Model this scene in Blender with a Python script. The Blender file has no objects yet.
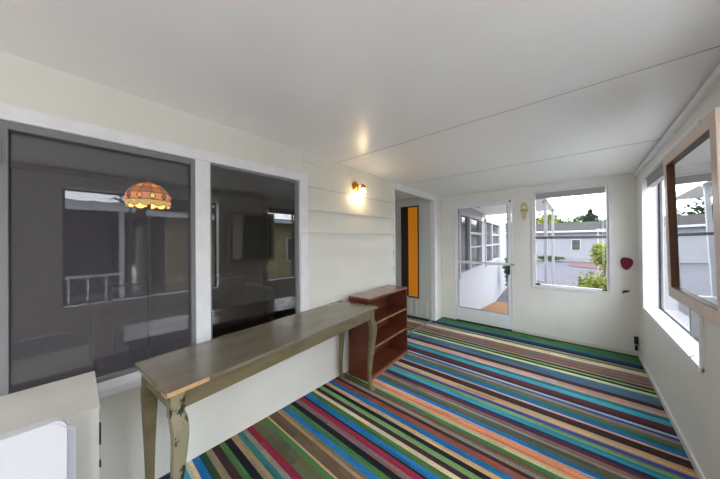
import bpy, bmesh, math, random
from mathutils import Vector, Matrix
random.seed(7)
S = bpy.context.scene
COL = S.collection
PI = math.pi

# ------------------------------------------------------------------ materials
def lin(c):
    f = lambda v: v/12.92 if v <= .04045 else ((v+.055)/1.055)**2.4
    return (f(c[0]/255), f(c[1]/255), f(c[2]/255), 1)

def mat(name, c, rough=.6, metal=0, noise=None, bump=None, emit=None, es=1, spec=.5, coat=0):
    """noise=(scale, amount, second colour) mottles the colour, bump=(scale, strength)"""
    m = bpy.data.materials.new(name); m.use_nodes = True
    nt = m.node_tree; b = nt.nodes['Principled BSDF']
    b.inputs['Base Color'].default_value = lin(c)
    b.inputs['Roughness'].default_value = rough
    b.inputs['Metallic'].default_value = metal
    b.inputs['Specular IOR Level'].default_value = spec
    b.inputs['Coat Weight'].default_value = coat
    tc = nt.nodes.new('ShaderNodeTexCoord')
    if noise:
        sc, lo, c2 = noise[:3]
        mp = nt.nodes.new('ShaderNodeMapping')
        if len(noise) > 3: mp.inputs['Scale'].default_value = noise[3]
        nt.links.new(tc.outputs['Object'], mp.inputs[0])
        n = nt.nodes.new('ShaderNodeTexNoise'); n.inputs['Scale'].default_value = sc
        n.inputs['Detail'].default_value = 6; n.inputs['Roughness'].default_value = .6
        nt.links.new(mp.outputs[0], n.inputs['Vector'])
        r = nt.nodes.new('ShaderNodeValToRGB')
        r.color_ramp.elements[0].position = lo; r.color_ramp.elements[0].color = lin(c)
        r.color_ramp.elements[1].position = min(1, lo+(.05 if lo > .52 else .3)); r.color_ramp.elements[1].color = lin(c2)
        nt.links.new(n.outputs['Fac'], r.inputs[0]); nt.links.new(r.outputs[0], b.inputs['Base Color'])
    if bump:
        n2 = nt.nodes.new('ShaderNodeTexNoise'); n2.inputs['Scale'].default_value = bump[0]; n2.inputs['Detail'].default_value = 4
        nt.links.new(tc.outputs['Object'], n2.inputs['Vector'])
        bp = nt.nodes.new('ShaderNodeBump'); bp.inputs['Strength'].default_value = bump[1]; bp.inputs['Distance'].default_value = .01
        nt.links.new(n2.outputs['Fac'], bp.inputs['Height']); nt.links.new(bp.outputs[0], b.inputs['Normal'])
    if emit:
        b.inputs['Emission Color'].default_value = lin(emit); b.inputs['Emission Strength'].default_value = es
    return m

def glass_mat(name, base=.05, gain=.9, tint=(1, 1, 1, 1)):
    m = bpy.data.materials.new(name); m.use_nodes = True
    nt = m.node_tree; nt.nodes.clear()
    o = nt.nodes.new('ShaderNodeOutputMaterial'); mx = nt.nodes.new('ShaderNodeMixShader')
    t = nt.nodes.new('ShaderNodeBsdfTransparent'); t.inputs[0].default_value = tint
    g = nt.nodes.new('ShaderNodeBsdfGlossy'); g.inputs['Roughness'].default_value = .005
    lw = nt.nodes.new('ShaderNodeLayerWeight'); lw.inputs['Blend'].default_value = .5
    p = nt.nodes.new('ShaderNodeMath'); p.operation = 'POWER'; p.inputs[1].default_value = 5
    a = nt.nodes.new('ShaderNodeMath'); a.operation = 'MULTIPLY_ADD'; a.inputs[1].default_value = gain; a.inputs[2].default_value = base
    a.use_clamp = True
    L = nt.links.new
    L(lw.outputs['Facing'], p.inputs[0]); L(p.outputs[0], a.inputs[0]); L(a.outputs[0], mx.inputs[0])
    L(t.outputs[0], mx.inputs[1]); L(g.outputs[0], mx.inputs[2]); L(mx.outputs[0], o.inputs[0])
    return m

def mesh_screen_mat(name, c, cover):
    m = bpy.data.materials.new(name); m.use_nodes = True
    nt = m.node_tree; nt.nodes.clear()
    o = nt.nodes.new('ShaderNodeOutputMaterial'); mx = nt.nodes.new('ShaderNodeMixShader')
    t = nt.nodes.new('ShaderNodeBsdfTransparent'); d = nt.nodes.new('ShaderNodeBsdfDiffuse'); d.inputs[0].default_value = lin(c)
    mx.inputs[0].default_value = cover
    nt.links.new(t.outputs[0], mx.inputs[1]); nt.links.new(d.outputs[0], mx.inputs[2]); nt.links.new(mx.outputs[0], o.inputs[0])
    return m

def attr_mat(name, attr, rough=.9, speckle=None, bump=None, emit=0, sheen=0):
    m = bpy.data.materials.new(name); m.use_nodes = True
    nt = m.node_tree; b = nt.nodes['Principled BSDF']; L = nt.links.new
    b.inputs['Roughness'].default_value = rough; b.inputs['Specular IOR Level'].default_value = .15
    at = nt.nodes.new('ShaderNodeAttribute'); at.attribute_name = attr
    src = at.outputs['Color']
    if speckle:
        tc = nt.nodes.new('ShaderNodeTexCoord')
        n = nt.nodes.new('ShaderNodeTexNoise'); n.inputs['Scale'].default_value = speckle[0]; n.inputs['Detail'].default_value = 3
        L(tc.outputs['Object'], n.inputs['Vector'])
        mr = nt.nodes.new('ShaderNodeMapRange'); mr.inputs[1].default_value = .3; mr.inputs[2].default_value = .7
        mr.inputs[3].default_value = 1-speckle[1]; mr.inputs[4].default_value = 1+speckle[1]
        L(n.outputs['Fac'], mr.inputs[0])
        mu = nt.nodes.new('ShaderNodeVectorMath'); mu.operation = 'SCALE'
        L(src, mu.inputs[0]); L(mr.outputs[0], mu.inputs['Scale']); src = mu.outputs[0]
        if bump:
            bp = nt.nodes.new('ShaderNodeBump'); bp.inputs['Strength'].default_value = bump; bp.inputs['Distance'].default_value = .006
            L(n.outputs['Fac'], bp.inputs['Height']); L(bp.outputs[0], b.inputs['Normal'])
    L(src, b.inputs['Base Color'])
    if emit:
        L(src, b.inputs['Emission Color']); b.inputs['Emission Strength'].default_value = emit
    return m

WALL = mat('wall_paint', (238, 237, 233), .45, noise=(3, .35, (232, 231, 226)), bump=(60, .015))
SIDE = mat('siding_paint', (229, 227, 219), .4, noise=(2.5, .35, (224, 222, 213)))
CEIL = mat('ceiling_paint', (245, 244, 243), .30, noise=(1.2, .4, (241, 240, 239)), bump=(2.2, .12))
SEAM = mat('seam_paint', (190, 187, 182), .5)
TRIM = mat('trim_paint', (238, 238, 240), .35, noise=(9, .4, (229, 229, 233)))
VINYL = mat('white_vinyl', (240, 240, 244), .3)
ALU = mat('grey_aluminium', (120, 120, 124), .4, .6)
ALUD = mat('dark_bronze_aluminium', (62, 60, 60), .4, .4)
SCREENF = mat('grey_screen_frame', (128, 127, 130), .5)
GLASS = glass_mat('clear_glass', .022, .85)
GLASSL = glass_mat('dark_room_glass', .10, .88)
SCREEN = mesh_screen_mat('insect_mesh', (140, 136, 146), .11)
MIRR = mat('silvered_glass', (226, 228, 228), .015, 1)
OLIVE = mat('olive_paint', (116, 107, 80), .38, noise=(5, .42, (98, 88, 62), (1, 1, 3)))
OLTOP = mat('olive_tabletop_paint', (120, 113, 97), .24, noise=(5, .38, (108, 99, 82), (2, .6, 1)), coat=.25)
CHIP = mat('chipped_paint_leg', (140, 134, 108), .45, noise=(34, .56, (44, 34, 28), (1, 1, .5)))
RAW = mat('raw_wood_edge', (205, 168, 120), .6, noise=(30, .4, (184, 142, 96)))
CHERRY = mat('cherry_wood', (104, 52, 30), .45, noise=(5, .42, (72, 32, 18), (1, 1, 6)))
CHTOP = mat('worn_cherry_top', (128, 76, 54), .28, noise=(4, .45, (96, 52, 36), (6, 1, 1)), coat=.4)
CHEDGE = mat('worn_shelf_edge', (150, 108, 78), .5, noise=(14, .45, (96, 52, 34)))
CREAM = mat('cream_paint', (222, 220, 213), .5, noise=(5, .42, (214, 211, 203)))
WHITEP = mat('white_plastic', (216, 217, 224), .3)
BRASS = mat('brass', (190, 140, 60), .22, .9)
BLACK = mat('black_plastic', (18, 18, 20), .4)
FRAMEW = mat('pale_mirror_wood', (216, 194, 178), .35, noise=(6, .42, (202, 176, 158), (1, 6, 1)))
FRAMED = mat('dark_mirror_wood', (104, 62, 30), .45, noise=(8, .42, (70, 38, 18), (1, 1, 5)))
AMBER = mat('amber_glass', (205, 128, 22), .25, emit=(200, 118, 14), es=.28)
DKBROWN = mat('dark_brown_wood', (52, 32, 22), .5)
GREYG = mat('vestibule_paint', (208, 210, 204), .5)
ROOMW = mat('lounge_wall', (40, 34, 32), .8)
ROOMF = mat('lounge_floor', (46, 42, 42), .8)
SOFA = mat('grey_upholstery', (70, 68, 74), .9)
BLIND = mat('grey_blind', (178, 176, 178), .7)
PALEY = mat('pale_yellow_ceramic', (214, 208, 150), .4, noise=(20, .5, (188, 180, 120)))
MAROON = mat('maroon_cloth', (122, 30, 58), .8, noise=(40, .5, (96, 20, 44)))
CORDM = mat('white_cord', (214, 212, 206), .5)
STEEL = mat('steel', (170, 170, 172), .3, .9)
BULB = mat('lit_bulb', (255, 236, 200), .3, emit=(255, 226, 170), es=9)
LEAD = mat('lead_came', (48, 30, 20), .5, .3)
ASPH = mat('asphalt', (84, 83, 90), .9, noise=(1.5, .4, (91, 90, 97)), bump=(40, .2))
GRASS = mat('grass', (84, 110, 48), .9, noise=(3, .4, (110, 132, 64)))
GRAVEL = mat('red_gravel', (88, 66, 68), .9, noise=(9, .4, (104, 84, 84)))
HOUSEW = mat('neighbour_siding', (136, 136, 142), .6, noise=(1, .4, (130, 131, 137)))
HOUSEY = mat('beige_siding', (128, 120, 92), .6, noise=(1, .4, (120, 112, 86)))
ROOFG = mat('grey_shingles', (48, 47, 47), .9, noise=(6, .4, (60, 58, 57)))
FASCIA = mat('fascia_white', (158, 158, 163), .5)
EXTW = mat('exterior_white', (164, 164, 170), .5)
DECKW = mat('tan_decking', (132, 98, 70), .7, noise=(4, .4, (118, 86, 60), (1, 6, 1)))
DKGL = mat('dark_window_glass', (58, 62, 58), .08)
BARK = mat('bark', (82, 62, 46), .9)
def leafm(name, c, c2): return mat(name, c, .8, noise=(2.5, .42, c2))
LEAFY = leafm('yellow_green_leaves', (122, 126, 54), (86, 104, 42))
LEAFG = leafm('green_leaves', (52, 72, 38), (72, 90, 48))
LEAFD = leafm('dark_needles', (30, 48, 34), (44, 62, 44))
SIDH = mat('hill', (116, 130, 150), 1)

# ------------------------------------------------------------------ geometry helpers
def box(bm, a, b, bevel=0, M=None):
    (x0, y0, z0), (x1, y1, z1) = a, b
    vs = [bm.verts.new(Vector(p)) for p in
          [(x0,y0,z0),(x1,y0,z0),(x1,y1,z0),(x0,y1,z0),(x0,y0,z1),(x1,y0,z1),(x1,y1,z1),(x0,y1,z1)]]
    fs = [bm.faces.new([vs[i] for i in q]) for q in
          [(3,2,1,0),(4,5,6,7),(0,1,5,4),(1,2,6,5),(2,3,7,6),(3,0,4,7)]]
    if bevel:
        es = list({e for f in fs for e in f.edges})
        r = bmesh.ops.bevel(bm, geom=es, offset=bevel, segments=2, affect='EDGES', profile=.6)
        vs = list({v for f in r['faces'] for v in f.verts} | {v for v in vs if v.is_valid})
    if M is not None: bmesh.ops.transform(bm, matrix=M, verts=vs)
    return vs

def prism(bm, pts, axis, a, b):
    """closed polygon extruded along an axis; pts are the two remaining coordinates in x,y,z order"""
    def P(p, v):
        q = list(p); q.insert(axis, v); return Vector(q)
    A = [bm.verts.new(P(p, a)) for p in pts]; B = [bm.verts.new(P(p, b)) for p in pts]
    bm.faces.new(A); bm.faces.new(list(reversed(B)))
    n = len(pts)
    for i in range(n): bm.faces.new([A[i], B[i], B[(i+1) % n], A[(i+1) % n]])

def sweep(bm, path, radii, n=10, square=False, flat=None):
    """tube through path points, radii scalar list or (rx, ry)"""
    rings = []
    P = [Vector(p) for p in path]
    up = Vector((0, 0, 1))
    prev = None
    for i, p in enumerate(P):
        t = (P[min(i+1, len(P)-1)] - P[max(i-1, 0)]).normalized()
        if prev is None:
            a = t.cross(up if abs(t.z) < .9 else Vector((1, 0, 0))).normalized()
            if abs(t.z) >= .9: a = Vector((1,0,0)) - t*t.x; a.normalize()
        else:
            a = prev - t*prev.dot(t); a.normalize()
        prev = a; b = t.cross(a)
        r = radii[i] if isinstance(radii, (list, tuple)) else radii
        rx, ry = r if isinstance(r, tuple) else (r, r)
        ring = []
        for k in range(n):
            th = 2*PI*k/n + (PI/4 if square else 0)
            c, s_ = math.cos(th), math.sin(th)
            if square:
                e = .35
                c = math.copysign(abs(c)**e, c); s_ = math.copysign(abs(s_)**e, s_)
            ring.append(bm.verts.new(p + a*rx*c + b*ry*s_))
        rings.append(ring)
    for i in range(len(rings)-1):
        for k in range(n):
            bm.faces.new([rings[i][k], rings[i][(k+1) % n], rings[i+1][(k+1) % n], rings[i+1][k]])
    bm.faces.new(list(reversed(rings[0]))); bm.faces.new(rings[-1])

def lathe(bm, prof, n=24, M=None):
    rings = []; nv = []
    for r, z in prof:
        ring = [bm.verts.new((r*math.cos(2*PI*k/n), r*math.sin(2*PI*k/n), z)) for k in range(n)]
        rings.append(ring); nv += ring
    for i in range(len(rings)-1):
        for k in range(n):
            bm.faces.new([rings[i][k], rings[i][(k+1) % n], rings[i+1][(k+1) % n], rings[i+1][k]])
    bm.faces.new(list(reversed(rings[0]))); bm.faces.new(rings[-1])
    if M is not None: bmesh.ops.transform(bm, matrix=M, verts=nv)

def obj(name, bm, m, parent=None, smooth=False, label=None):
    bmesh.ops.recalc_face_normals(bm, faces=bm.faces)
    me = bpy.data.meshes.new(name); bm.to_mesh(me); bm.free()
    for mm in (m if isinstance(m, list) else [m]): me.materials.append(mm)
    if smooth:
        for p in me.polygons: p.use_smooth = True
    o = bpy.data.objects.new(name, me); COL.objects.link(o)
    if parent: o.parent = parent
    if label: o['label'] = label
    return o

def obox(name, a, b, m, parent=None, bevel=0, label=None, M=None):
    bm = bmesh.new(); box(bm, a, b, bevel, M); return obj(name, bm, m, parent, label=label)

def struct(name, bm, m, parent=None):
    o = obj(name, bm, m, parent)
    if not parent: o['kind'] = 'structure'
    return o
def sbox(name, a, b, m, parent=None, bevel=0):
    bm = bmesh.new(); box(bm, a, b, bevel); return struct(name, bm, m, parent)
def sempty(name, loc=(0,0,0)):
    o = bpy.data.objects.new(name, None); COL.objects.link(o); o.location = loc; o['kind'] = 'structure'; return o
def thing(name, label, cat, loc=(0,0,0), rotz=0, group=None):
    o = bpy.data.objects.new(name, None); COL.objects.link(o); o.location = loc; o.rotation_euler = (0,0,rotz)
    o['label'] = label; o['category'] = cat
    if group: o['group'] = group
    return o
def tag(o, label, cat, group=None, kind=None):
    o['label'] = label; o['category'] = cat
    if group: o['group'] = group
    if kind: o['kind'] = kind
    return o

XL, XR, YB, YR = -1.90, .52, 4.42, -1.9
H = 1.4
def zc(y): return 2.243 - .0132*(y+.2)          # the ceiling dips a little towards the door end

# ------------------------------------------------------------------ carpet floor
SC = {  # carpet yarn colours
 'bk': (26,26,32), 'dk': (58,36,38), 'mr': (84,38,52), 'br': (98,78,60), 'ol': (92,94,64), 'gy': (138,128,112),
 'gn': (66,112,58), 'gl': (112,152,88), 'dg': (38,70,50), 'tl': (40,112,112), 'cy': (46,148,172), 'bl': (20,104,168),
 'nv': (36,50,92), 'in': (52,66,138), 'sl': (62,98,124), 'cr': (204,186,150), 'tn': (190,156,108), 'pk': (186,148,134),
 'sa': (220,138,102), 'or': (206,120,72), 'rd': (146,30,56), 'ru': (140,72,58), 'mv': (124,94,96), 'pb': (150,176,196),
 'lg': (176,190,138), 'tm': (150,124,88), 'gg': (80,88,70)}
ST = [(4.42,'dg'),(4.36,'gn'),(4.20,'tl'),(4.12,'nv'),(4.05,'bk'),(3.99,'gy'),(3.95,'gn'),(3.925,'tl'),(3.90,'cr'),(3.80,'mv'),
 (3.72,'ol'),(3.68,'mv'),(3.62,'ru'),(3.58,'gy'),(3.545,'bk'),(3.505,'gl'),(3.462,'bk'),(3.422,'lg'),(3.369,'sl'),(3.214,'dk'),
 (3.146,'pk'),(3.043,'tl'),(2.99,'cy'),(2.918,'mr'),(2.85,'dk'),(2.801,'pb'),(2.772,'in'),(2.74,'gy'),(2.70,'ol'),(2.658,'tl'),
 (2.611,'bl'),(2.566,'pk'),(2.542,'dk'),(2.46,'tn'),(2.40,'pk'),(2.385,'in'),(2.343,'gl'),(2.302,'cy'),(2.244,'nv'),(2.21,'mr'),
 (2.178,'mv'),(2.14,'gy'),(2.117,'gg'),(2.048,'bl'),(2.008,'pb'),(1.998,'sa'),(1.95,'or'),(1.93,'sa'),(1.912,'lg'),(1.884,'gn'),
 (1.85,'br'),(1.811,'gy'),(1.775,'dk'),(1.744,'ru'),(1.697,'bl'),(1.648,'tn'),(1.61,'bk'),(1.571,'gl'),(1.53,'dk'),(1.491,'cr'),
 (1.457,'gn'),(1.412,'bl'),(1.363,'bk'),(1.348,'rd'),(1.305,'mv'),(1.264,'bk'),(1.22,'gn'),(1.179,'bl'),(1.135,'tm'),(1.091,'br'),
 (1.018,'tn'),(1.005,'gn'),(.97,'ol'),(.885,'rd'),(.84,'gy'),(.81,'tl'),(.772,'tm'),(.73,'bk'),(.686,'gn'),(.651,'dk'),
 (.606,'tm'),(.57,'dg'),(.531,'bl'),(.49,'cr')]
y = .45
keys = [k for k in SC]
while y > YR:
    ST.append((y, random.choice(keys))); y -= random.uniform(.035, .07)
bm = bmesh.new(); ca = bm.loops.layers.float_color.new('yarn')
rs = random.Random(3)
for i, (y1, k) in enumerate(ST):
    y0 = ST[i+1][0] if i+1 < len(ST) else YR
    sub = 2 if y1-y0 > .035 else 1
    for s_ in range(sub):
        ya, yb_ = y1-(y1-y0)*s_/sub, y1-(y1-y0)*(s_+1)/sub
        x = -3.0 if ya <= 4.125 and yb_ > 2.85 else XL-.02
        dr = 0
        while x < XR:
            xn = min(XR, x + rs.uniform(.06, .16))
            dr = dr*.7 + rs.gauss(0, .09)
            c = SC[k]; g_ = sum(c)/3; c = [v*.86+g_*.14+6 for v in c]; l = lin(c); f = 1+dr
            hue = rs.gauss(0, .08)
            col = (max(0, l[0]*(f+hue)), l[1]*f, max(0, l[2]*(f-hue)), 1)
            vs = [bm.verts.new(p) for p in ((x,yb_,0),(xn,yb_,0),(xn,ya,0),(x,ya,0))]
            fc = bm.faces.new(vs)
            for lp in fc.loops: lp[ca] = col
            x = xn
bmesh.ops.remove_doubles(bm, verts=bm.verts, dist=1e-5)
CARP = attr_mat('striped_carpet', 'yarn', .95, (150, .38), .5)
fl = struct('floor', bm, CARP)
sbox('floor_slab', (-3.05, YR-.1, -.12), (XR+.12, YB+.12, -.004), BLACK)

# ------------------------------------------------------------------ ceiling with panel seams
bm = bmesh.new()
prism(bm, [(YR-.1, zc(YR-.1)), (YB+.12, zc(YB+.12)), (YB+.12, zc(YB+.12)+.08), (YR-.1, zc(YR-.1)+.08)], 0, -3.05, XR+.14)
struct('ceiling', bm, CEIL)
for n, ys in enumerate((1.81, 3.11)):
    bm = bmesh.new(); z = zc(ys)
    box(bm, (XL, ys-.004, z-.002), (XR, ys+.004, z+.002)); struct('trim_%d' % (n+1), bm, SEAM)
# ------------------------------------------------------------------ left wall of lap siding
bm = bmesh.new()
P0 = .2145; base = 1.908 - 9*P0
def boards(y0, y1, z0, z1):
    k = math.floor((z0-base)/P0)
    while base+k*P0 < z1:
        a = max(z0, base+k*P0); b = min(z1, base+(k+1)*P0)
        t = lambda z: .015*(1-((z-(base+k*P0))/P0))
        if b-a > .002:
            prism(bm, [(XL-.03, a), (XL+t(a), a), (XL+t(b), b), (XL-.03, b)], 1, y0, y1)
        k += 1
WY0, WY1, WZ0, WZ1 = -.26, 1.38, .63, 1.97
boards(YR, WY0, 0, 2.32); boards(WY0, WY1, 0, WZ0); boards(WY1, 2.87, 0, 2.32)
box(bm, (XL-.03, WY0, WZ1), (XL+.004, WY1, 2.32))
boards(2.87, 4.11, 2.10, 2.32); boards(4.11, YB, 0, 2.32)
struct('wall_left', bm, SIDE)
# left window: casing, mullion, sill, two panes
w1 = sempty('window_1', (XL, .55, WZ0))
def wpart(name, boxes, m, w, bevel=.004):
    bm = bmesh.new()
    for a, b in boxes: box(bm, a, b, bevel)
    o = obj(name, bm, m); o.parent = w; o.matrix_parent_inverse = w.matrix_world.inverted() if False else Matrix.Translation(-Vector(w.location))
    return o
wpart('window_frame', [((XL-.06, -.34, 1.955), (XL+.022, 1.42, 2.012)), ((XL-.06, -.34, 1.94), (XL+.030, 1.42, 1.965)),
    ((XL-.06, -.34, .66), (XL+.022, -.235, 1.96)), ((XL-.06, .519, .66), (XL+.022, .605, 1.96)), ((XL-.06, 1.335, .66), (XL+.022, 1.42, 1.96)),
    ((XL-.06, .512, .66), (XL+.008, .607, 1.95))], TRIM, w1)
wpart('window_sill', [((XL-.06, -.34, .592), (XL+.035, 1.42, .635)), ((XL-.06, -.34, .632), (XL+.014, 1.42, .668))], TRIM, w1)
wpart('screen_frame', [((XL-.02, -.235, .668), (XL+.012, -.195, 1.962)), ((XL-.02, .497, .668), (XL+.012, .521, 1.962)),
    ((XL-.02, -.195, 1.905), (XL+.012, .497, 1.962)), ((XL-.02, -.195, .668), (XL+.012, .497, .69))], SCREENF, w1, .002)
wpart('sash_frame', [((XL-.03, .605, .668), (XL-.004, .622, 1.94)), ((XL-.03, 1.305, .668), (XL-.004, 1.335, 1.94)),
    ((XL-.03, .622, 1.925), (XL-.004, 1.305, 1.945)), ((XL-.03, .622, .668), (XL-.004, 1.305, .69))], SCREENF, w1, .002)
wpart('screen_mesh', [((XL-.0045, -.2, .68), (XL-.004, .505, 1.92))], SCREEN, w1, 0)
wpart('window_pane', [((XL-.034, -.2, .68), (XL-.030, .505, 1.93))], GLASSL, w1, 0)
wpart('window_pane', [((XL-.024, .618, .68), (XL-.020, 1.31, 1.93))], GLASSL, w1, 0)
wpart('screen_latch', [((XL+.012, -.228, 1.74), (XL+.026, -.214, 1.85))], VINYL, w1, .003)

# ------------------------------------------------------------------ vestibule recess in the left wall
sbox('wall_vestibule_far', (-3.0, 4.11, 0), (XL-.03, 4.2, 2.4), GREYG)
sbox('wall_vestibule_near', (-3.0, 2.78, 0), (XL-.03, 2.87, 2.4), GREYG)
sbox('wall_vestibule_end', (-3.08, 2.78, 0), (-3.0, 4.2, 2.4), GREYG)
bm = bmesh.new()
box(bm, (XL-.06, 2.83, 2.09), (XL+.024, 4.19, 2.175), .004)
box(bm, (XL-.06, 2.845, 0), (XL+.016, 2.875, 2.09), .004)
box(bm, (XL-.06, 4.105, 0), (XL+.018, 4.19, 2.09), .004)
struct('trim_5', bm, TRIM)
sbox('trim_6', (XL-.055, 2.87, 0), (XL-.025, 4.11, .009), STEEL, bevel=.003)
bm = bmesh.new()
for k in range(9): box(bm, (-2.92+.105*k, 4.098, .02), (-2.875+.105*k, 4.112, .30), .004)
struct('trim_9', bm, GREYG)
# amber side light in the far vestibule wall
w5 = sempty('window_5', (-2.36, 4.11, .36))
wpart('window_frame', [((-2.55, 4.085, .36), (-2.40, 4.112, 2.03)), ((-2.40, 4.085, 2.005), (-2.19, 4.112, 2.03)), ((-2.40, 4.085, .345), (-2.19, 4.112, .37)), ((-2.205, 4.085, .36), (-2.19, 4.112, 2.03))], DKBROWN, w5)
wpart('window_pane', [((-2.40, 4.098, .37), (-2.205, 4.108, 2.005))], AMBER, w5, 0)

# ------------------------------------------------------------------ back wall with storm door and window
DX0, DX1 = -1.64, -.785
BX0, BX1, BZ0, BZ1 = -.50, .275, .735, 2.085
bm = bmesh.new()
T = YB+.1
for a, b in [((XL-.03, YB, 0), (DX0, T, 2.35)), ((DX0, YB, 2.02), (DX1, T, 2.35)), ((DX1, YB, 0), (BX0, T, 2.35)),
             ((BX0, YB, 0), (BX1, T, BZ0)), ((BX0, YB, BZ1), (BX1, T, 2.35)), ((BX1, YB, 0), (XR+.14, T, 2.35))]: box(bm, a, b)
struct('wall_back', bm, WALL)
bm = bmesh.new(); box(bm, (DX0-.035, YB-.012, 2.01), (DX1+.012, YB, 2.045), .003)
box(bm, (DX0-.035, YB-.012, 0), (DX0, YB, 2.02), .003); box(bm, (DX1, YB-.008, 0), (DX1+.012, YB, 2.02), .002)
struct('trim_7', bm, TRIM)
d1 = sempty('door_1', (DX0, YB, 0))
dp = lambda n, bx, m, bv=.004: wpart(n, bx, m, d1, bv)
dp('door_frame', [((DX0+.008, YB-.005, .015), (-1.595, YB+.03, 2.01)), ((-.838, YB-.005, .015), (DX1-.008, YB+.03, 2.01)),
    ((-1.595, YB-.005, 1.945), (-.838, YB+.03, 2.01)), ((-1.595, YB-.005, .015), (-.838, YB+.03, .235))], VINYL)
dp('crossbar', [((-1.595, YB-.004, .995), (-.838, YB+.026, 1.035))], VINYL)
dp('glazing_bead', [((-1.595, YB-.006, .235), (-.838, YB+.012, .243)), ((-.846, YB-.001, .24), (-.838, YB+.012, 1.945)), ((-1.595, YB-.001, .24), (-1.588, YB+.012, 1.945))], ALU, 0)
dp('door_pane', [((-1.595, YB+.014, .235), (-.838, YB+.018, 1.0)), ((-1.595, YB+.014, 1.03), (-.838, YB+.018, 1.95))], GLASS, 0)
dp('kick_plate', [((-1.57, YB-.010, .03), (-.86, YB-.005, .20))], VINYL)
dp('door_sweep', [((DX0+.008, YB-.012, .0), (DX1-.008, YB+.02, .014))], BLACK, 0)
bm = bmesh.new(); box(bm, (-.832, YB-.014, .86), (-.806, YB-.005, 1.0), .003)
sweep(bm, [(-.819, YB-.012, .955), (-.819, YB-.045, .955), (-.823, YB-.052, .93), (-.826, YB-.050, .87)], [.009, .009, .009, .007], 8)
h_ = obj('door_handle', bm, BLACK); h_.parent = d1; h_.matrix_parent_inverse = Matrix.Translation(-Vector(d1.location))
bm = bmesh.new(); box(bm, (-.80, YB-.02, 1.00), (-.745, YB-.008, 1.03), .003); box(bm, (-.765, YB-.03, 1.004), (-.75, YB-.02, 1.026), .003)
h_ = obj('latch_strike', bm, STEEL); h_.parent = d1; h_.matrix_parent_inverse = Matrix.Translation(-Vector(d1.location))
bm = bmesh.new(); box(bm, (DX1-.03, YB-.02, 1.975), (DX1-.004, YB-.008, 2.0), .003)
h_ = obj('hinge', bm, ALU); h_.parent = d1; h_.matrix_parent_inverse = Matrix.Translation(-Vector(d1.location))

w2 = sempty('window_2', (-.11, YB, BZ0))
wp = lambda n, bx, m, bv=.003: wpart(n, bx, m, w2, bv)
wp('window_frame', [((BX0-.03, YB-.014, BZ0-.035), (BX0, YB+.05, BZ1+.03)), ((BX1, YB-.014, BZ0-.035), (BX1+.035, YB+.05, BZ1+.03)),
    ((BX0, YB-.014, BZ1), (BX1, YB+.05, BZ1+.03)), ((BX0, YB-.014, BZ0-.035), (BX1, YB+.05, BZ0))], TRIM)
wp('sash', [((BX0, YB+.01, BZ0), (BX0+.02, YB+.045, BZ1)), ((BX1-.02, YB+.01, BZ0), (BX1, YB+.045, BZ1)),
    ((BX0+.02, YB+.01, BZ0), (BX1-.02, YB+.045, BZ0+.02)), ((BX0+.02, YB+.01, BZ1-.02), (BX1-.02, YB+.045, BZ1))], VINYL)
wp('meeting_rail', [((BX0+.02, YB+.008, 1.405), (BX1-.02, YB+.04, 1.44))], ALU)
wp('window_pane', [((BX0+.02, YB+.028, BZ0+.02), (BX1-.02, YB+.031, 1.41)), ((BX0+.02, YB+.034, 1.435), (BX1-.02, YB+.037, BZ1-.02))], GLASS, 0)
wp('window_latch', [((BX0+.02, YB-.004, BZ0+.006), (BX0+.07, YB+.012, BZ0+.03)), ], BLACK)
wp('window_latch', [((BX1-.06, YB-.004, BZ0+.006), (BX1-.02, YB+.012, BZ0+.026))], BLACK)
bl = thing('roller_blind', 'grey blind rolled up at the head of the far end-wall window', 'blind', (-.11, YB+.0, 1.98))
bm = bmesh.new()
for k in range(6):
    z = -.0+.014*k; box(bm, (BX0+.022+.11, -.004, z), (BX1-.022+.11, .008+.001*(k % 2), z+.0135), .002)
obj('slat_stack', bm, BLIND, bl)
obox('head_rail', (BX0+.021+.11, -.008, .085), (BX1-.021+.11, .009, .102), VINYL, bl, .003)

# ------------------------------------------------------------------ right wall with two deep windows and an added third
RW = [(-.11, 1.53, .66, 2.04), (2.35, 4.05, .66, 2.05), (-1.70, -.50, .66, 2.04)]  # last opening is invented, behind the camera, to hold the fill lamp
XO = XR+.14
bm = bmesh.new()
ycur = YR
for y0, y1, z0, z1 in sorted(RW):
    box(bm, (XR, ycur, 0), (XO, y0, 2.4)); box(bm, (XR, y0, 0), (XO, y1, z0)); box(bm, (XR, y0, z1), (XO, y1, 2.4)); ycur = y1
box(bm, (XR, ycur, 0), (XO, T, 2.4))
struct('wall_right', bm, WALL)
for n, (y0, y1, z0, z1) in enumerate(RW):
    w = sempty('window_%d' % (n+3 if n < 2 else 7), (XR, (y0+y1)/2, z0))
    t = .055
    wpart('window_casing', [((XR-.012, y0-.0, z1-.01), (XR+.104, y1, z1+.02)), ((XR-.012, y0-.02, z0-.02), (XR+.09, y0+.012, z1+.02)),
        ((XR-.012, y1-.012, z0-.02), (XR+.104, y1+.02, z1+.02))], VINYL, w)
    wpart('window_sill', [((XR-.016, y0-.02, z0-.03), (XR+.104, y1+.02, z0+.008))], VINYL, w)
    wpart('outer_frame', [((XR+.104, y0, z0), (XR+.13, y0+.03, z1)), ((XR+.104, y1-.03, z0), (XR+.13, y1, z1)),
        ((XR+.104, y0+.03, z0), (XR+.13, y1-.03, z0+.022)), ((XR+.104, y0+.03, z1-.03), (XR+.13, y1-.03, z1))], ALUD, w)
    ym = y0 + (y1-y0)*.36
    wpart('sash_stile', [((XR+.08, ym-.013, z0+.025), (XR+.12, ym+.013, z1-.025))], ALU, w)
    wpart('window_pane', [((XR+.108, y0+.03, z0+.03), (XR+.111, y1-.03, z1-.03))], GLASS, w, 0)
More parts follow.
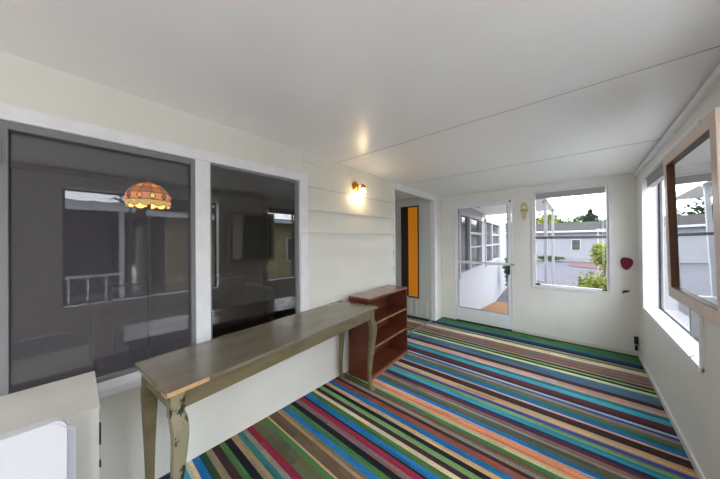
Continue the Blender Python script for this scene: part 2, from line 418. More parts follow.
bl = thing('window_blind', 'grey slatted blind drawn up inside the long right-hand window', 'blind', (XR+.045, 3.2, 1.94))
bm = bmesh.new()
for k in range(6): box(bm, (-.025, -.80, .015*k), (.025, .80, .015*k+.009), .002)
obj('slat_stack', bm, BLIND, bl)
obox('head_rail', (-.028, -.82, .09), (.028, .82, .104), BLIND, bl, .003)
bm = bmesh.new()
sweep(bm, [(XR+.03, 2.53, 1.93), (XR+.028, 2.53, 1.3), (XR+.03, 2.54, .78), (XR+.02, 2.50, .70), (XR-.02, 2.48, .672)], .003, 6)
tag(obj('blind_cord', bm, CORDM, smooth=True), 'thin white pull cord hanging over the sill of the right-hand window', 'cord')

# long surface conduit under the ceiling on the right, and skirtings
bm = bmesh.new()
prism(bm, [(YR, zc(YR)-.055), (YB, zc(YB)-.055), (YB, zc(YB)-.012), (YR, zc(YR)-.012)], 0, XR-.022, XR)
sweep(bm, [(XR-.022, YR, zc(YR)-.034), (XR-.022, YB, zc(YB)-.034)], .016, 10); struct('trim_8', bm, TRIM)
bm = bmesh.new(); box(bm, (XR-.012, YR, 0), (XR, YB, .055), .003); struct('baseboard_right', bm, TRIM)
bm = bmesh.new(); box(bm, (DX1+.012, YB-.010, 0), (XR-.012, YB, .045), .002); struct('baseboard_back', bm, CREAM)

# solid rear wall behind the camera
bm = bmesh.new()
box(bm, (XL-.05, YR-.1, 0), (XO, YR, 2.4))
struct('wall_rear', bm, WALL)

# ------------------------------------------------------------------ console table
ta = math.atan2(.16, 1.633)     # its far end stands closer to the wall
tb = thing('console_table', 'long narrow olive-grey painted table with cabriole legs under the big windows', 'table', (-1.27, .242, 0), ta)
TL, TD = 1.64, .458
TZ = .78
# local frame: +y along the front edge, -x towards the wall
bm = bmesh.new(); box(bm, (-TD, 0, TZ-.022), (0, TL, TZ), .004); obj('tabletop', bm, OLTOP, tb)
bm = bmesh.new(); box(bm, (-.012, .004, TZ-.019), (.0015, .165, TZ-.001)); box(bm, (-.05, -.0015, TZ-.018), (-.002, .010, TZ-.008))
obj('bare_wood_edge', bm, RAW, tb, label='bare light wood showing at the chipped near corner of the tabletop')
ins = .03
AP = TZ-.022
for a, b in [((-ins-.018, ins, AP-.085), (-ins, TL-ins, AP)), ((-TD+ins, ins, AP-.085), (-TD+ins+.018, TL-ins, AP)),
             ((-TD+ins, ins, AP-.085), (-ins, ins+.018, AP)), ((-TD+ins, TL-ins-.018, AP-.085), (-ins, TL-ins, AP))]:
    obox('apron', a, b, OLIVE, tb, .002)
def cab_leg(cx, cy, sx, sy, m):
    bm = bmesh.new()
    box(bm, (cx-.027, cy-.027, AP-.115), (cx+.027, cy+.027, AP-.001), .004)
    pts = []; rad = []
    prof = [(.665, .000, .030), (.64, .010, .033), (.60, .021, .034), (.55, .024, .032), (.48, .018, .029), (.38, .006, .0245), (.28, -.006, .021),
            (.18, -.014, .0185), (.10, -.014, .0165), (.055, -.006, .017), (.03, .004, .022), (.012, .010, .026), (0, .010, .024)]
    for z, o_, r in prof:
        pts.append((cx+sx*o_, cy+sy*o_, z)); rad.append((r*.92, r*.92))
    sweep(bm, pts, rad, 12, square=True)
    o = obj('leg', bm, m, tb, smooth=False)
    return o
L1 = cab_leg(-ins-.020, ins+.020, .5, .45, CHIP); L1['label'] = 'near front leg with paint chipped down to dark wood'
cab_leg(-TD+ins+.020, ins+.020, -.5, .1, OLIVE)
cab_leg(-ins-.020, TL-ins-.020, .35, 1.2, OLIVE)
cab_leg(-TD+ins+.020, TL-ins-.020, -.35, 1.2, OLIVE)

# ------------------------------------------------------------------ bookcase
ba = math.atan2(.055, .81)
bk = thing('bookcase', 'low open cherry-brown wooden bookcase beyond the far end of the table', 'bookcase', (-1.558, 1.905, 0), ba)
BH, BD, BW = .825, .266, .81
obox('side_panel', (-BD, 0, 0), (0, .02, BH-.022), CHERRY, bk, .002)
obox('side_panel', (-BD, BW-.02, 0), (0, BW, BH-.022), CHERRY, bk, .002)
obox('top', (-BD, 0, BH-.022), (.003, BW, BH), CHTOP, bk, .003)
obox('back_panel', (-BD, .02, .02), (-BD+.008, BW-.02, BH-.022), CHERRY, bk)
obox('bottom_board', (-BD+.008, .02, .03), (-.004, BW-.02, .05), CHERRY, bk)
obox('plinth', (-.018, .02, 0), (-.004, BW-.02, .03), CHEDGE, bk)
for z in (.305, .545):
    s_ = obox('shelf', (-BD+.008, .02, z), (-.012, BW-.02, z+.018), CHERRY, bk)
    obox('shelf_edge', (-.012, .02, z-.001), (-.004, BW-.02, z+.019), CHEDGE, s_, .002)

# ------------------------------------------------------------------ cream box and white appliance bottom left
cb = thing('storage_cabinet', 'cream painted low cabinet against the wall in the bottom left corner', 'cabinet', (-1.65, -.45, 0))
obox('body', (-.22, -.45, .0), (.195, .512, .728), CREAM, cb, .002)
obox('countertop', (-.232, -.455, .728), (.197, .515, .741), CREAM, cb, .002)
for z0, z1 in ((.59, .675), (.50, .525), (.33, .38)): obox('side_gap', (.188, .512, z0), (.199, .517, z1), BLACK, cb, label='dark gap at the cabinet corner')
wa = thing('appliance', 'white rounded plastic appliance standing in front of the cream cabinet', 'appliance', (-1.33, -.3, 0))
def rslab(name, x0, x1, y0, y1, z0, z1, r, bv, m, par):
    pts = []
    for cx, cz, a0 in ((y1-r, z1-r, 0), (y0+r, z1-r, 90), (y0+r, z0+r, 180), (y1-r, z0+r, 270)):
        for k in range(7):
            a = math.radians(a0+15*k); pts.append((cx+r*math.cos(a), cz+r*math.sin(a)))
    bm = bmesh.new(); prism(bm, pts, 0, x0, x1)
    bmesh.ops.bevel(bm, geom=[e for e in bm.edges if abs(e.verts[0].co.x-e.verts[1].co.x) < 1e-6], offset=bv, segments=3, affect='EDGES')
    return obj(name, bm, m, par, smooth=False)
rslab('body', -.11, -.045, -.30, .262, .02, .74, .03, .006, WHITEP, wa)
rslab('back_shell', -.044, -.016, -.31, .300, .02, .757, .02, .009, WHITEP, wa)
rslab('front_shell', -.013, .030, -.31, .280, .02, .812, .035, .006, WHITEP, wa)
for yy in (-.24, .2): obox('foot', (-.10, yy, 0), (.02, yy+.05, .022), BLACK, wa)

# ------------------------------------------------------------------ wall sconce
sc = thing('wall_sconce', 'small brass wall light with a lit bare bulb above the bookcase', 'lamp', (XL+.004, 2.08, 2.01))
RX = Matrix.Rotation(PI/2, 4, 'Y')
bm = bmesh.new(); lathe(bm, [(.055, 0), (.057, .006), (.050, .014), (.034, .020), (.020, .030), (.012, .034)], 28, RX); obj('backplate', bm, BRASS, sc, True)
bm = bmesh.new(); sweep(bm, [(.03, 0, 0), (.05, .01, .012), (.075, .022, .020), (.085, .038, .016), (.086, .045, .002)], .007, 10); obj('arm', bm, BRASS, sc, True)
bm = bmesh.new(); lathe(bm, [(.010, .014), (.021, .010), (.024, -.002), (.023, -.018), (.018, -.022)], 20, Matrix.Translation((.086, .045, -.002))); obj('socket', bm, BRASS, sc, True)
bm = bmesh.new(); lathe(bm, [(.006, -.018), (.013, -.026), (.022, -.042), (.027, -.056), (.026, -.070), (.018, -.082), (.004, -.088)], 20, Matrix.Translation((.086, .045, -.002))); obj('light_bulb', bm, BULB, sc, True)

# ------------------------------------------------------------------ wooden framed mirror on the right wall
MT = math.radians(1.1)
mi = thing('wall_mirror', 'large wood-framed mirror tilting off the right wall between the windows', 'mirror', (.44, 2.03, 1.045))
mi.rotation_euler = (0, -MT, 0)
MW, MH, FW = .40, .86, .062
def mparts(name, bx, m, parent=mi, bv=.004):
    bm = bmesh.new()
    for a, b in bx: box(bm, a, b, bv)
    return obj(name, bm, m, parent)
mparts('frame_rail', [((-.028, -MW, 0), (.0, MW, FW))], FRAMEW)
mparts('frame_rail', [((-.028, -MW, MH-FW), (.0, MW, MH))], FRAMEW)
mparts('frame_stile', [((-.028, -MW, FW), (.0, -MW+FW, MH-FW))], FRAMEW)
mparts('frame_stile', [((-.028, MW-FW, FW), (.0, MW, MH-FW))], FRAMEW)
mparts('inner_rebate', [((-.026, -MW+FW, FW), (-.010, -MW+FW+.004, MH-FW)), ((-.026, MW-FW-.004, FW), (-.010, MW-FW, MH-FW)),
    ((-.026, -MW+FW, FW), (-.010, MW-FW, FW+.003)), ((-.026, -MW+FW, MH-FW-.004), (-.010, MW-FW, MH-FW))], FRAMED, bv=0)
mparts('mirror_glass', [((-.010, -MW+FW, FW), (-.006, MW-FW, MH-FW))], MIRR, bv=0)
mparts('backing', [((-.006, -MW+.01, .01), (.004, MW-.01, MH-.01))], DKBROWN, bv=0)
for yy in (-.25, .25):
    obox('hanging_bracket', (.004, yy-.02, .05), (.066, yy+.02, .08), STEEL, mi); obox('hanging_bracket', (.004, yy-.02, MH-.1), (.078, yy+.02, MH-.07), STEEL, mi)


# ------------------------------------------------------------------ small things on the far wall
on = thing('wall_ornament', 'pale yellow lantern-shaped ornament hung between door and window', 'ornament', (-.615, YB-.001, 1.82))
bm = bmesh.new()
prism(bm, [(-.012, .13), (.012, .13), (.028, .10), (.044, .085), (.046, .02), (.036, .0), (.030, -.06), (.014, -.125), (-.014, -.125), (-.030, -.06), (-.036, 0), (-.046, .02), (-.044, .085), (-.028, .10)], 1, -.018, 0)
bmesh.ops.bevel(bm, geom=list(bm.edges), offset=.004, segments=2, affect='EDGES'); obj('body', bm, PALEY, on)
obox('band', (-.048, -.024, .002), (.048, -.002, .016), mat('olive_band', (150, 150, 90), .5), on, .003)
bm = bmesh.new(); lathe(bm, [(.026, 0), (.026, .006), (.018, .010)], 18, Matrix.Translation((0, -.018, .055)) @ Matrix.Rotation(PI/2, 4, 'X')); obj('dial', bm, mat('cream_dial', (228, 226, 190), .4), on)
bm = bmesh.new()
pts = []
for k in range(28):
    a = 2*PI*k/28; r = .066 + .006*math.sin(3*a+.6) + .004*math.sin(7*a)
    if 1.1 < a < 2.1: r *= .90
    pts.append((.425+r*.78*math.cos(a), 1.105+r*1.18*math.sin(a)))
prism(bm, pts, 1, YB-.022, YB-.002)
bmesh.ops.bevel(bm, geom=[e for e in bm.edges], offset=.005, segments=2, affect='EDGES')
tag(obj('cloth_pad', bm, MAROON), 'maroon cloth pad pinned to the end wall right of the window', 'cloth')
bm = bmesh.new()
sweep(bm, [(.385, YB-.008, .735), (.405, YB-.014, .758), (.43, YB-.016, .762), (.452, YB-.01, .775)], [.003, .014, .012, .003], 8)
tag(obj('wall_hook', bm, BLACK, smooth=True), 'small black hook on the wall below the maroon cloth pad', 'hook')
ou = thing('power_plug', 'black plug and adapter low in the far right corner of the room', 'plug', (.497, YB-.012, .07))
bm = bmesh.new(); box(bm, (-.02, -.03, .075), (.014, .0, .165), .006); obj('adapter', bm, BLACK, ou)
bm = bmesh.new(); box(bm, (-.014, -.022, .0), (.010, .0, .06), .005); obj('plug_head', bm, BLACK, ou)
bm = bmesh.new(); sweep(bm, [(-.002, -.012, .08), (-.006, -.018, .07), (-.002, -.012, .055)], .003, 6); obj('short_lead', bm, BLACK, ou)
bm = bmesh.new()
pc = [(XR-.010, 4.35, .16), (XR-.014, 4.2, .13), (XR-.016, 4.05, .07), (XR-.016, 3.9, .062), (XR-.017, 3.5, .060), (XR-.017, 2.6, .060), (XR-.017, 1.6, .060)]
sweep(bm, pc, .0035, 6)
tag(obj('cable', bm, CORDM, smooth=True), 'thin white cable running along the top of the right-hand skirting', 'cord')

# ------------------------------------------------------------------ dark room behind the left windows
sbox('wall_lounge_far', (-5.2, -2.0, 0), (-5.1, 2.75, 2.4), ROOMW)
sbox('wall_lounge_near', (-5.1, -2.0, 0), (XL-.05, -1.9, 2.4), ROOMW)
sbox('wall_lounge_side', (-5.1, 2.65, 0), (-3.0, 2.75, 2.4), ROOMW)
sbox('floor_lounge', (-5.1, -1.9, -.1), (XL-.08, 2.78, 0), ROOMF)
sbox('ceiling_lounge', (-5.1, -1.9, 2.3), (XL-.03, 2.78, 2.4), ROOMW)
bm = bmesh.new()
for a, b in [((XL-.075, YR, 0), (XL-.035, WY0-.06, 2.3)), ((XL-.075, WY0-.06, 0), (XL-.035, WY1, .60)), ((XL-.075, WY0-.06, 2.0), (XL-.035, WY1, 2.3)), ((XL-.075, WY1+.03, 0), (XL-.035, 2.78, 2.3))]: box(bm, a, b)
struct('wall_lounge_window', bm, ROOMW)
lp = thing('floor_lamp', 'floor lamp with lit amber stained-glass shade in the room behind the window', 'lamp', (-2.95, .443, 0))
bm = bmesh.new(); lathe(bm, [(.14, 0), (.14, .012), (.11, .025), (.03, .04), (.018, .06), (.015, .1), (.015, 1.74), (.018, 1.75)], 24); obj('pole', bm, BLACK, lp, True)
N = 12
bm = bmesh.new(); cl = bm.loops.layers.float_color.new('pane')
bl_ = bmesh.new()
rt = .165
rows = [(.022, 1.945), (.075, 1.925), (.125, 1.885), (.158, 1.838), (.165, 1.775), (.163, 1.735)]
cols = [[(190,96,30)]*N, [(232,140,36), (196,104,36)]*6, [(176,106,44), (150,90,44)]*6, [(222,136,62), (206,128,84)]*6, [(206,166,96)]*N]
def ring(r, z, off=0): return [Vector((r*math.cos(2*PI*(k+off)/N), r*math.sin(2*PI*(k+off)/N), z)) for k in range(N)]
R_ = [ring(*q) for q in rows]
edges = []
for i in range(len(rows)-1):
    for k in range(N):
        k2 = (k+1) % N
        q = [R_[i][k], R_[i][k2], R_[i+1][k2], R_[i+1][k]]
        fcol = lin(cols[i][k])
        if i == 4:   # scalloped hem
            mid = (q[2]+q[3])/2 + Vector((0, 0, -.016)); q1 = (q[2]*.75+q[3]*.25)+Vector((0,0,-.011)); q2 = (q[2]*.25+q[3]*.75)+Vector((0,0,-.011))
            q = [q[0], q[1], q[2]+Vector((0,0,.006)), q1, mid, q2, q[3]+Vector((0,0,.006))]
            edges += [(q[j], q[j+1]) for j in range(2, 6)]
        f = bm.faces.new([bm.verts.new(v) for v in q])
        for l in f.loops: l[cl] = fcol
        edges += [(q[0], q[1])]
        if i != 4: edges.append((R_[i][k], R_[i+1][k]))
# kite panes over the joints of the crown band
for k in range(N):
    c = R_[3][k]; d = R_[4][k]; n_ = Vector((c.x, c.y, 0)).normalized(); t_ = Vector((-n_.y, n_.x, 0))
    m_ = (c+d)/2 + n_*.004
    q = [m_+Vector((0,0,.032)), m_+t_*.021, m_-Vector((0,0,.034)), m_-t_*.021]
    f = bm.faces.new([bm.verts.new(v) for v in q])
    for l in f.loops: l[cl] = lin([(250,206,84), (150,84,40), (240,150,60)][k % 3])
    edges += [(q[j]+n_*.001, q[(j+1) % 4]+n_*.001) for j in range(4)]
SHADE = attr_mat('stained_glass', 'pane', .3, emit=.95)
shade = obj('lamp_shade', bm, SHADE, lp)
for a, b in edges: sweep(bl_, [a, b], .0030, 5)
obj('leading', bl_, LEAD, shade)
bm = bmesh.new(); lathe(bm, [(.028, 1.94), (.026, 1.95), (.010, 1.958), (.008, 1.968), (.012, 1.974), (.002, 1.984)], 18); obj('finial', bm, BRASS, lp, True)
sf = thing('sofa', 'low grey sofa in the dark room behind the windows', 'sofa', (-4.4, 1.2, 0))
obox('seat', (-.3, -.9, .1), (.42, .9, .42), SOFA, sf, .05); obox('backrest', (-.55, -.9, .1), (-.3, .9, .8), SOFA, sf, .06)
obox('armrest', (-.55, -1.1, .1), (.42, -.9, .6), SOFA, sf, .05); obox('armrest', (-.55, .9, .1), (.42, 1.1, .6), SOFA, sf, .05)
for x in (-.5, .36):
    for yy in (-1.05, 1.0): obox('foot', (x, yy, 0), (x+.05, yy+.05, .1), DKBROWN, sf)


# ------------------------------------------------------------------ outside
GZ = -.55
sbox('side_path', (.9, 3, GZ-.19), (5.2, 8, GZ+.01), mat('path_concrete', (186, 185, 182), .9, noise=(2, .4, (176, 175, 171))))
sbox('driveway', (-60, 3, GZ-.2), (60, 90, GZ), ASPH)
sbox('side_yard', (.9, -30, GZ-.2), (60, 3, GZ), mat('bounce_concrete', (188, 187, 184), .9, noise=(2, .4, (178, 177, 173))))  # ground out of direct view, made pale to bounce daylight onto the ceiling
sbox('rear_yard', (-60, -30, GZ-.2), (.9, -2.2, GZ), GRASS)
pr = thing('porch_railing', 'short white railing beside the nearer porch post, bottom left of the end window', 'railing', (-.48, 5.55, GZ))
obox('top_rail', (-.26, -.02, 1.17), (-.005, .02, 1.21), EXTW, pr, .003)
obox('bottom_rail', (-.26, -.015, .62), (-.005, .015, .65), EXTW, pr, .003)
for k in range(3): obox('baluster', (-.24+.08*k, -.012, .65), (-.22+.08*k, .012, 1.17), EXTW, pr)
obox('newel', (-.31, -.025, 0), (-.26, .025, 1.24), EXTW, pr, .003)
# house flank, porch roof, posts and ramp seen through the storm door
ang = math.radians(4.9)
fw = sempty('wall_annex', (-1.66, YB+.11, 0)); fw.rotation_euler = (0, 0, ang)
bm = bmesh.new()
def bd2(y0, y1, z0, z1):
    k = math.floor((z0-GZ)/.19)
    while GZ+k*.19 < z1:
        a = max(z0, GZ+k*.19); b = min(z1, GZ+(k+1)*.19); t = lambda z: .014*(1-(z-GZ-k*.19)/.19)
        if b-a > .003: prism(bm, [(-.12, a), (t(a), a), (t(b), b), (-.12, b)], 1, y0, y1)
        k += 1
AW = [(.10, 2.14, .72, 1.93), (2.63, 5.2, .72, 1.93)]
yc = 0
for y0, y1, z0, z1 in AW:
    bd2(yc, y0, GZ, 2.4); bd2(y0, y1, GZ, z0); bd2(y0, y1, z1, 2.4); yc = y1
bd2(yc, 7, GZ, 2.4)
obj('siding', bm, EXTW, fw)
for n, (y0, y1, z0, z1) in enumerate(AW):
    bm = bmesh.new(); t = .06; ym = y0+(y1-y0)*.42
    for a, b in [((-.05, y0-.02, z0-.04), (.03, y0+t, z1+.03)), ((-.05, y1-t, z0-.04), (.03, y1+.02, z1+.03)), ((-.05, y0, z0-.04), (.035, y1, z0+t)), ((-.05, y0, z1-t), (.03, y1, z1+.03)),
                 ((-.05, ym-.045, z0), (.022, ym+.045, z1)), ((-.05, ym, 1.52), (.018, y1, 1.57)), ((-.05, ym if n == 0 else y0, 1.22), (.018, y1, 1.26))]: box(bm, a, b, .003)
    wf = obj('window_frame', bm, EXTW, fw)
    obox('window_pane', (-.04, y0, z0), (-.03, y1, z1), DKGL, wf)
    bm = bmesh.new()
    for j in range(3):
        cy = y0+.09+.10*j; box(bm, (-.0299, cy, z0+.06), (-.022, cy+.06, z1-.06), .004)
    obj('curtain_fold', bm, mat('tan_curtain_%s' % 'ab'[n], (120, 104, 76), .9), wf)
bm = bmesh.new()
prism(bm, [(YB+.1, 2.11), (7.25, 2.06), (7.25, 2.14), (YB+.1, 2.19)], 0, -2.6, -.42)
struct('porch_soffit', bm, WALL)
for yy, nm in ((5.55, 0), (7.15, 1)):
    p = thing('porch_post', ['nearer white post of the porch outside the end window', 'farther white post of the porch outside the end window'][nm], 'post', (-.455, yy, GZ), group='porch posts')
    zt = 2.08-GZ+(.01 if nm == 0 else -.018)
    obox('shaft', (-.024, -.024, .0), (.024, .024, zt), EXTW, p, .003)
    obox('base_block', (-.045, -.045, 0), (.045, .045, .5), EXTW, p, .004)
    obox('cap', (-.04, -.04, zt-.04), (.04, .04, zt-.002), EXTW, p, .003)
rp = thing('entry_ramp', 'tan wooden landing and ramp descending outside the storm door', 'ramp', (-1.66, YB+.11, GZ), ang)
bm = bmesh.new(); prism(bm, [(.02, .40), (1.0, .40), (4.1, .03), (4.1, 0), (.02, 0)], 0, .03, .78); obj('deck', bm, DECKW, rp)
bm = bmesh.new(); prism(bm, [(.02, .36), (1.0, .36), (4.1, .0), (4.1, .10), (1.0, .47), (.02, .47)], 0, .79, .82); obj('kerb_rail', bm, DECKW, rp)
hl = thing('porch_light', 'dark bracket light hanging under the porch roof outside the door', 'lamp', (-1.42, 5.0, 2.095))
bm = bmesh.new(); sweep(bm, [(-.09, 0, -.03), (-.03, 0, -.065), (0, 0, -.085), (.03, 0, -.065), (.10, 0, -.02)], .010, 8); obj('arm', bm, BLACK, hl, True)
bm = bmesh.new(); lathe(bm, [(.02, -.09), (.03, -.07), (.012, -.05), (.008, 0)], 12); obj('stem', bm, BLACK, hl, True)

def house(name, label, x0, x1, y0, y1, ze, zr, wm, windows, along='x'):
    t = thing(name, label, 'house', ((x0+x1)/2, (y0+y1)/2, GZ))
    cx, cy = (x0+x1)/2, (y0+y1)/2; hx, hy = (x1-x0)/2, (y1-y0)/2; ze -= GZ; zr -= GZ
    bm = bmesh.new()
    n = int(ze/.2)
    for k in range(n):
        e = .012*(k % 2); box(bm, (-hx-e, -hy-e, ze*k/n), (hx+e, hy+e, ze*(k+1)/n))
    obj('wall', bm, wm, t)
    o = .5
    bm = bmesh.new()
    if along == 'x': prism(bm, [(-hy-o, ze), (hy+o, ze), (hy+o, ze+.12), (0, zr), (-hy-o, ze+.12)], 0, -hx-o, hx+o)
    else: prism(bm, [(-hx-o, ze), (hx+o, ze), (hx+o, ze+.12), (0, zr), (-hx-o, ze+.12)], 1, -hy-o, hy+o)
    obj('roof', bm, ROOFG, t)
    bm = bmesh.new()
    if along == 'x': box(bm, (-hx-o-.02, -hy-o-.05, ze-.03), (hx+o+.02, -hy-o, ze+.13))
    else: box(bm, (-hx-o-.05, -hy-o-.02, ze-.03), (-hx-o, hy+o+.02, ze+.13))
    obj('gutter', bm, FASCIA, t)
    for (a, b, c, d) in windows:
        bm = bmesh.new()
        if along == 'x': box(bm, (a-cx-.06, -hy-.05, c-GZ-.06), (b-cx+.06, -hy+.02, d-GZ+.06))
        else: box(bm, (-hx-.05, a-cy-.06, c-GZ-.06), (-hx+.02, b-cy+.06, d-GZ+.06))
        wf = obj('window_frame', bm, FASCIA, t)
        if along == 'x': obox('window_pane', (a-cx, -hy-.06, c-GZ), (b-cx, -hy-.04, d-GZ), DKGL, wf)
        else: obox('window_pane', (-hx-.06, a-cy, c-GZ), (-hx-.04, b-cy, d-GZ), DKGL, wf)
    return t
house('neighbour_house', 'low white house with grey roof across the driveway', -16, 5.5, 28.5, 38.5, 2.0, 3.1, HOUSEW,
      [(-.50, .02, .47, 1.32), (-9, -7.5, .5, 1.4)])
house('beige_house', 'beige sided house with grey roof beside the right-hand windows', 5.6, 11, 1.8, 24, 2.15, 2.6, HOUSEY, [(6, 7.2, .6, 1.5), (11, 12.2, .6, 1.5)], 'y')
cp = thing('carport', 'white-edged carport roof on posts reflected in the big left window', 'carport', (7.6, -3.9, GZ))
obox('roof_deck', (-2.6, -4.9, 2.78), (2.6, 4.9, 2.95), ROOFG, cp)
bm = bmesh.new(); box(bm, (-2.68, -4.95, 2.73), (-2.6, 4.95, 2.93))
for k in range(24): box(bm, (-2.72, -4.9+.41*k, 2.90), (-2.6, -4.9+.41*k+.16, 2.96))
obj('fascia', bm, FASCIA, cp)
for yy in (-4.7, -1.5, 1.6, 4.7): obox('post', (-2.5, yy-.05, 0), (-2.4, yy+.05, 2.78), EXTW, cp)
obox('back_wall', (2.4, -4.9, 0), (2.5, 5.15, 2.78), mat('carport_wall', (96, 94, 94), .8), cp)
obox('side_wall', (-2.3, 4.8, 0), (2.5, 4.9, 2.78), cp.children[-1].data.materials[0], cp)
bm = bmesh.new()
for k in range(30): box(bm, (-2.46, -4.6+.31*k, .3), (-2.42, -4.6+.31*k+.04, 1.1))
box(bm, (-2.48, -4.7, 1.1), (-2.40, 4.7, 1.16)); box(bm, (-2.47, -4.7, .25), (-2.41, 4.7, .31))
obj('railing', bm, EXTW, cp)

def leaves(bm, n, fn, size, rnd):
    for _ in range(n):
        p = fn(rnd); a = Vector((rnd.gauss(0,1), rnd.gauss(0,1), rnd.gauss(0,1))).normalized()
        b = a.orthogonal().normalized(); c = a.cross(b); s = size*rnd.uniform(.6, 1.3)
        bm.faces.new([bm.verts.new(p+b*s), bm.verts.new(p+c*s*.6), bm.verts.new(p-b*s), bm.verts.new(p-c*s*.6)])
def bush(name, label, cat, x, y, rx, rz, ry=None, m=LEAFG, n=700, size=.06, trunk=0, seed=1, group=None, shell=.5):
    rnd = random.Random(seed); ry = ry or rx
    t = thing(name, label, cat, (x, y, GZ), group=group)
    bm = bmesh.new()
    blobs = [(rnd.uniform(-.45, .45), rnd.uniform(-.45, .45), rnd.uniform(-.35, .35), rnd.uniform(.5, .75)) for _ in range(7)]
    def f(r):
        bx, by, bz, br = r.choice(blobs); v = Vector((r.gauss(0,1), r.gauss(0,1), r.gauss(0,1))).normalized()*br*(r.random()**shell)
        return Vector(((bx+v.x)*rx, (by+v.y)*ry, trunk+rz*(1.0+(bz+v.z)*.95)))
    leaves(bm, n, f, size, rnd); obj('foliage', bm, m, t)
    bm = bmesh.new()
    sweep(bm, [(0, 0, 0), (.02, .02, trunk+rz*.5), (-.02, 0, trunk+rz*1.2)], [.05*rx+.02, .04*rx+.015, .01], 7)
    for k in range(4):
        a = k*1.6; sweep(bm, [(0, 0, trunk+rz*.3), (rx*.3*math.cos(a), ry*.3*math.sin(a), trunk+rz*.8), (rx*.5*math.cos(a), ry*.5*math.sin(a), trunk+rz*1.3)], [.02*rx+.01, .015*rx+.008, .005], 5)
    obj('branches', bm, BARK, t)
    return t
bush('shrub', 'sparse yellow-green shrub close outside the end window, lower right', 'shrub', .29, 8.6, .45, .62, m=LEAFY, n=1000, size=.042, trunk=.1, seed=2)
bush('shrub', 'rounded yellow-green shrub in front of the white house window', 'shrub', .90, 17.2, .62, .72, m=LEAFY, n=2400, size=.07, trunk=.4, seed=3)
bush('hedge', 'low dark green hedge at the foot of the white house wall', 'hedge', -1.9, 27.4, 1.1, .28, .35, LEAFG, 900, .07, seed=4)
bush('tree', 'bright yellow-green tree behind the porch posts', 'tree', -3.3, 41, 1.7, 2.2, m=LEAFY, n=3200, size=.13, trunk=1.5, seed=5)
def conifer(label, x, y, h, r, seed):
    rnd = random.Random(seed); t = thing('conifer', label, 'tree', (x, y, GZ))
    bm = bmesh.new()
    def f(q):
        z = q.random()**.7; a = q.uniform(0, 2*PI); rr = r*(1-z)**.8*(.7+.3*math.sin(z*40))*q.random()**.45
        return Vector((rr*math.cos(a), rr*math.sin(a), h*(.12+.88*z)-rr*.15))
    leaves(bm, 6000, f, .12, rnd); obj('needles', bm, LEAFD, t)
    bm = bmesh.new(); sweep(bm, [(0,0,0), (0,0,h*.5), (0,0,h*.93)], [.16, .1, .01], 8); obj('trunk', bm, BARK, t)
conifer('tall dark conifer rising above the grey roof', 1.05, 44, 5.8, 3.4, 8)
rnd = random.Random(12)
desc = ['farthest left', 'left of the porch roof', 'behind the porch roof', 'behind the porch posts', 'right beside the porch posts', 'left of the conifer', 'right of the conifer', 'by the right window jamb', 'farthest right']
for k in range(9):
    bush('distant_tree', 'dark green tree of the distant tree line, ' + desc[k], 'tree', -13+3.2*k, 62+(6 if k % 2 else -4), 2.7, rnd.uniform(2.9, 3.5), ry=1.7, m=LEAFG if k % 3 else LEAFD, n=1700, size=.24, trunk=.8, seed=30+k, group='distant tree line')
bush('tree', 'yellow-green tree above the beige house on the right', 'tree', 15.5, 17, 2.2, 2.4, m=LEAFY, n=2200, size=.16, trunk=1.0, seed=70)
bush('tree', 'broad green tree behind the carport on the right', 'tree', 14.6, 3.9, 1.8, 2.6, ry=3.0, m=LEAFG, n=6500, size=.2, trunk=.4, seed=71)
bush('garden_plant', 'green plant beside the ramp, right edge of the storm door glass', 'plant', -1.72, 9.6, .26, .75, m=LEAFG, n=700, size=.05, seed=72)
bm = bmesh.new(); 
pts = []
for k in range(20):
    a = 2*PI*k/20; pts.append((1.5+2.1*math.cos(a)+.15*math.sin(3*a), 24.6+2.6*math.sin(a)))
bm2 = bmesh.new(); prism(bm2, pts, 2, GZ, GZ+.06); tag(obj('gravel_bed', bm2, GRAVEL), 'reddish gravel bed between the driveway and the shrubs', 'gravel bed')
bm.free()
bm = bmesh.new(); sweep(bm, [(2.3, 52, GZ), (2.3, 52, 9.0)], [.06, .035], 8)
tag(obj('utility_pole', bm, FASCIA), 'thin pale pole standing right of the conifer against the sky', 'pole')
ar = thing('garden_arbour', 'small white slatted arbour top above the green shrub', 'arbour', (.97, 18.7, GZ))
bm = bmesh.new()
for k in range(7): box(bm, (-.27+.085*k, -.25, 2.44), (-.235+.085*k, .25, 2.50))
obj('slat_top', bm, EXTW, ar)
for x in (-.22, .22): obox('beam', (x-.025, -.28, 2.38), (x+.025, .28, 2.44), EXTW, ar)
for x in (-.22, .22):
    for yy in (-.2, .2): obox('post', (x-.02, yy-.02, 0), (x+.02, yy+.02, 2.38), EXTW, ar)
for m_ in (ASPH, ROOFG, GRAVEL, HOUSEW, HOUSEY, GRASS, LEAFY, LEAFG, LEAFD, EXTW, DECKW):
    m_.node_tree.nodes['Principled BSDF'].inputs['Specular IOR Level'].default_value = .04

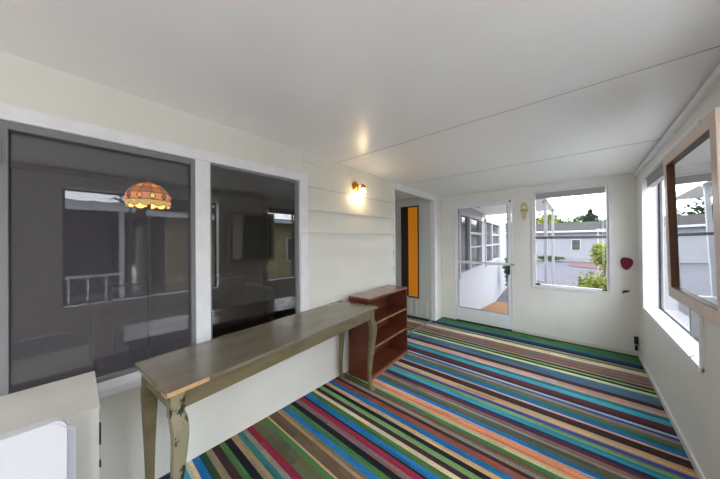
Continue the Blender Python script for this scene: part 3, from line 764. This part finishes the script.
# ------------------------------------------------------------------ light
W = bpy.data.worlds.new('world'); S.world = W; W.use_nodes = True
nt = W.node_tree; bg = nt.nodes['Background']
bg.inputs[0].default_value = (.88, .94, 1.0, 1); bg.inputs[1].default_value = 5.0
def area(name, loc, rot, sx, sy, e, c=(1,1,1)):
    l = bpy.data.lights.new(name, 'AREA'); l.shape = 'RECTANGLE'; l.size = sx; l.size_y = sy; l.energy = e; l.color = c
    o = bpy.data.objects.new(name, l); COL.objects.link(o); o.location = loc; o.rotation_euler = rot; return o
area('added_side_fill', (XR-.01, -1.10, 1.35), (0, PI/2, 0), 1.3, 1.15, 15, (.95, .97, 1))  # fill lamp added at the invented window to brighten the room
def pt(name, loc, e, c, r=.03):
    l = bpy.data.lights.new(name, 'POINT'); l.energy = e; l.color = c; l.shadow_soft_size = r
    o = bpy.data.objects.new(name, l); COL.objects.link(o); o.location = loc
pt('sconce_light', (XL+.09, 2.125, 1.90), 1.6, (1, .72, .42), .03)
pt('stained_lamp_light', (-2.95, .443, 1.80), 4, (1, .7, .4), .05)

# ------------------------------------------------------------------ camera
yaw, pit, rol = (math.radians(v) for v in (41.295, .2625, -.436))
cy, sy, cp_, sp = math.cos(yaw), math.sin(yaw), math.cos(pit), math.sin(pit)
f = Vector((-sy*cp_, cy*cp_, sp)); r_ = Vector((cy, sy, 0)); u = r_.cross(f)
r2 = r_*math.cos(rol) + u*math.sin(rol); u2 = -r_*math.sin(rol) + u*math.cos(rol)
cam = bpy.data.cameras.new('camera'); co = bpy.data.objects.new('camera', cam); COL.objects.link(co)
co.matrix_world = Matrix(((r2.x, u2.x, -f.x, 0), (r2.y, u2.y, -f.y, 0), (r2.z, u2.z, -f.z, H), (0,0,0,1)))
cam.sensor_width = 36; cam.lens = 250/720*36; cam.clip_start = .05; cam.clip_end = 500
S.camera = co
S.view_settings.view_transform = 'Standard'; S.view_settings.look = 'None'; S.view_settings.gamma = 1
S.view_settings.use_curve_mapping = False
S.view_settings.exposure = 0.38
S.cycles.use_denoising = True
S.cycles.max_bounces = 14; S.cycles.diffuse_bounces = 8; S.cycles.transparent_max_bounces = 24; S.cycles.glossy_bounces = 6
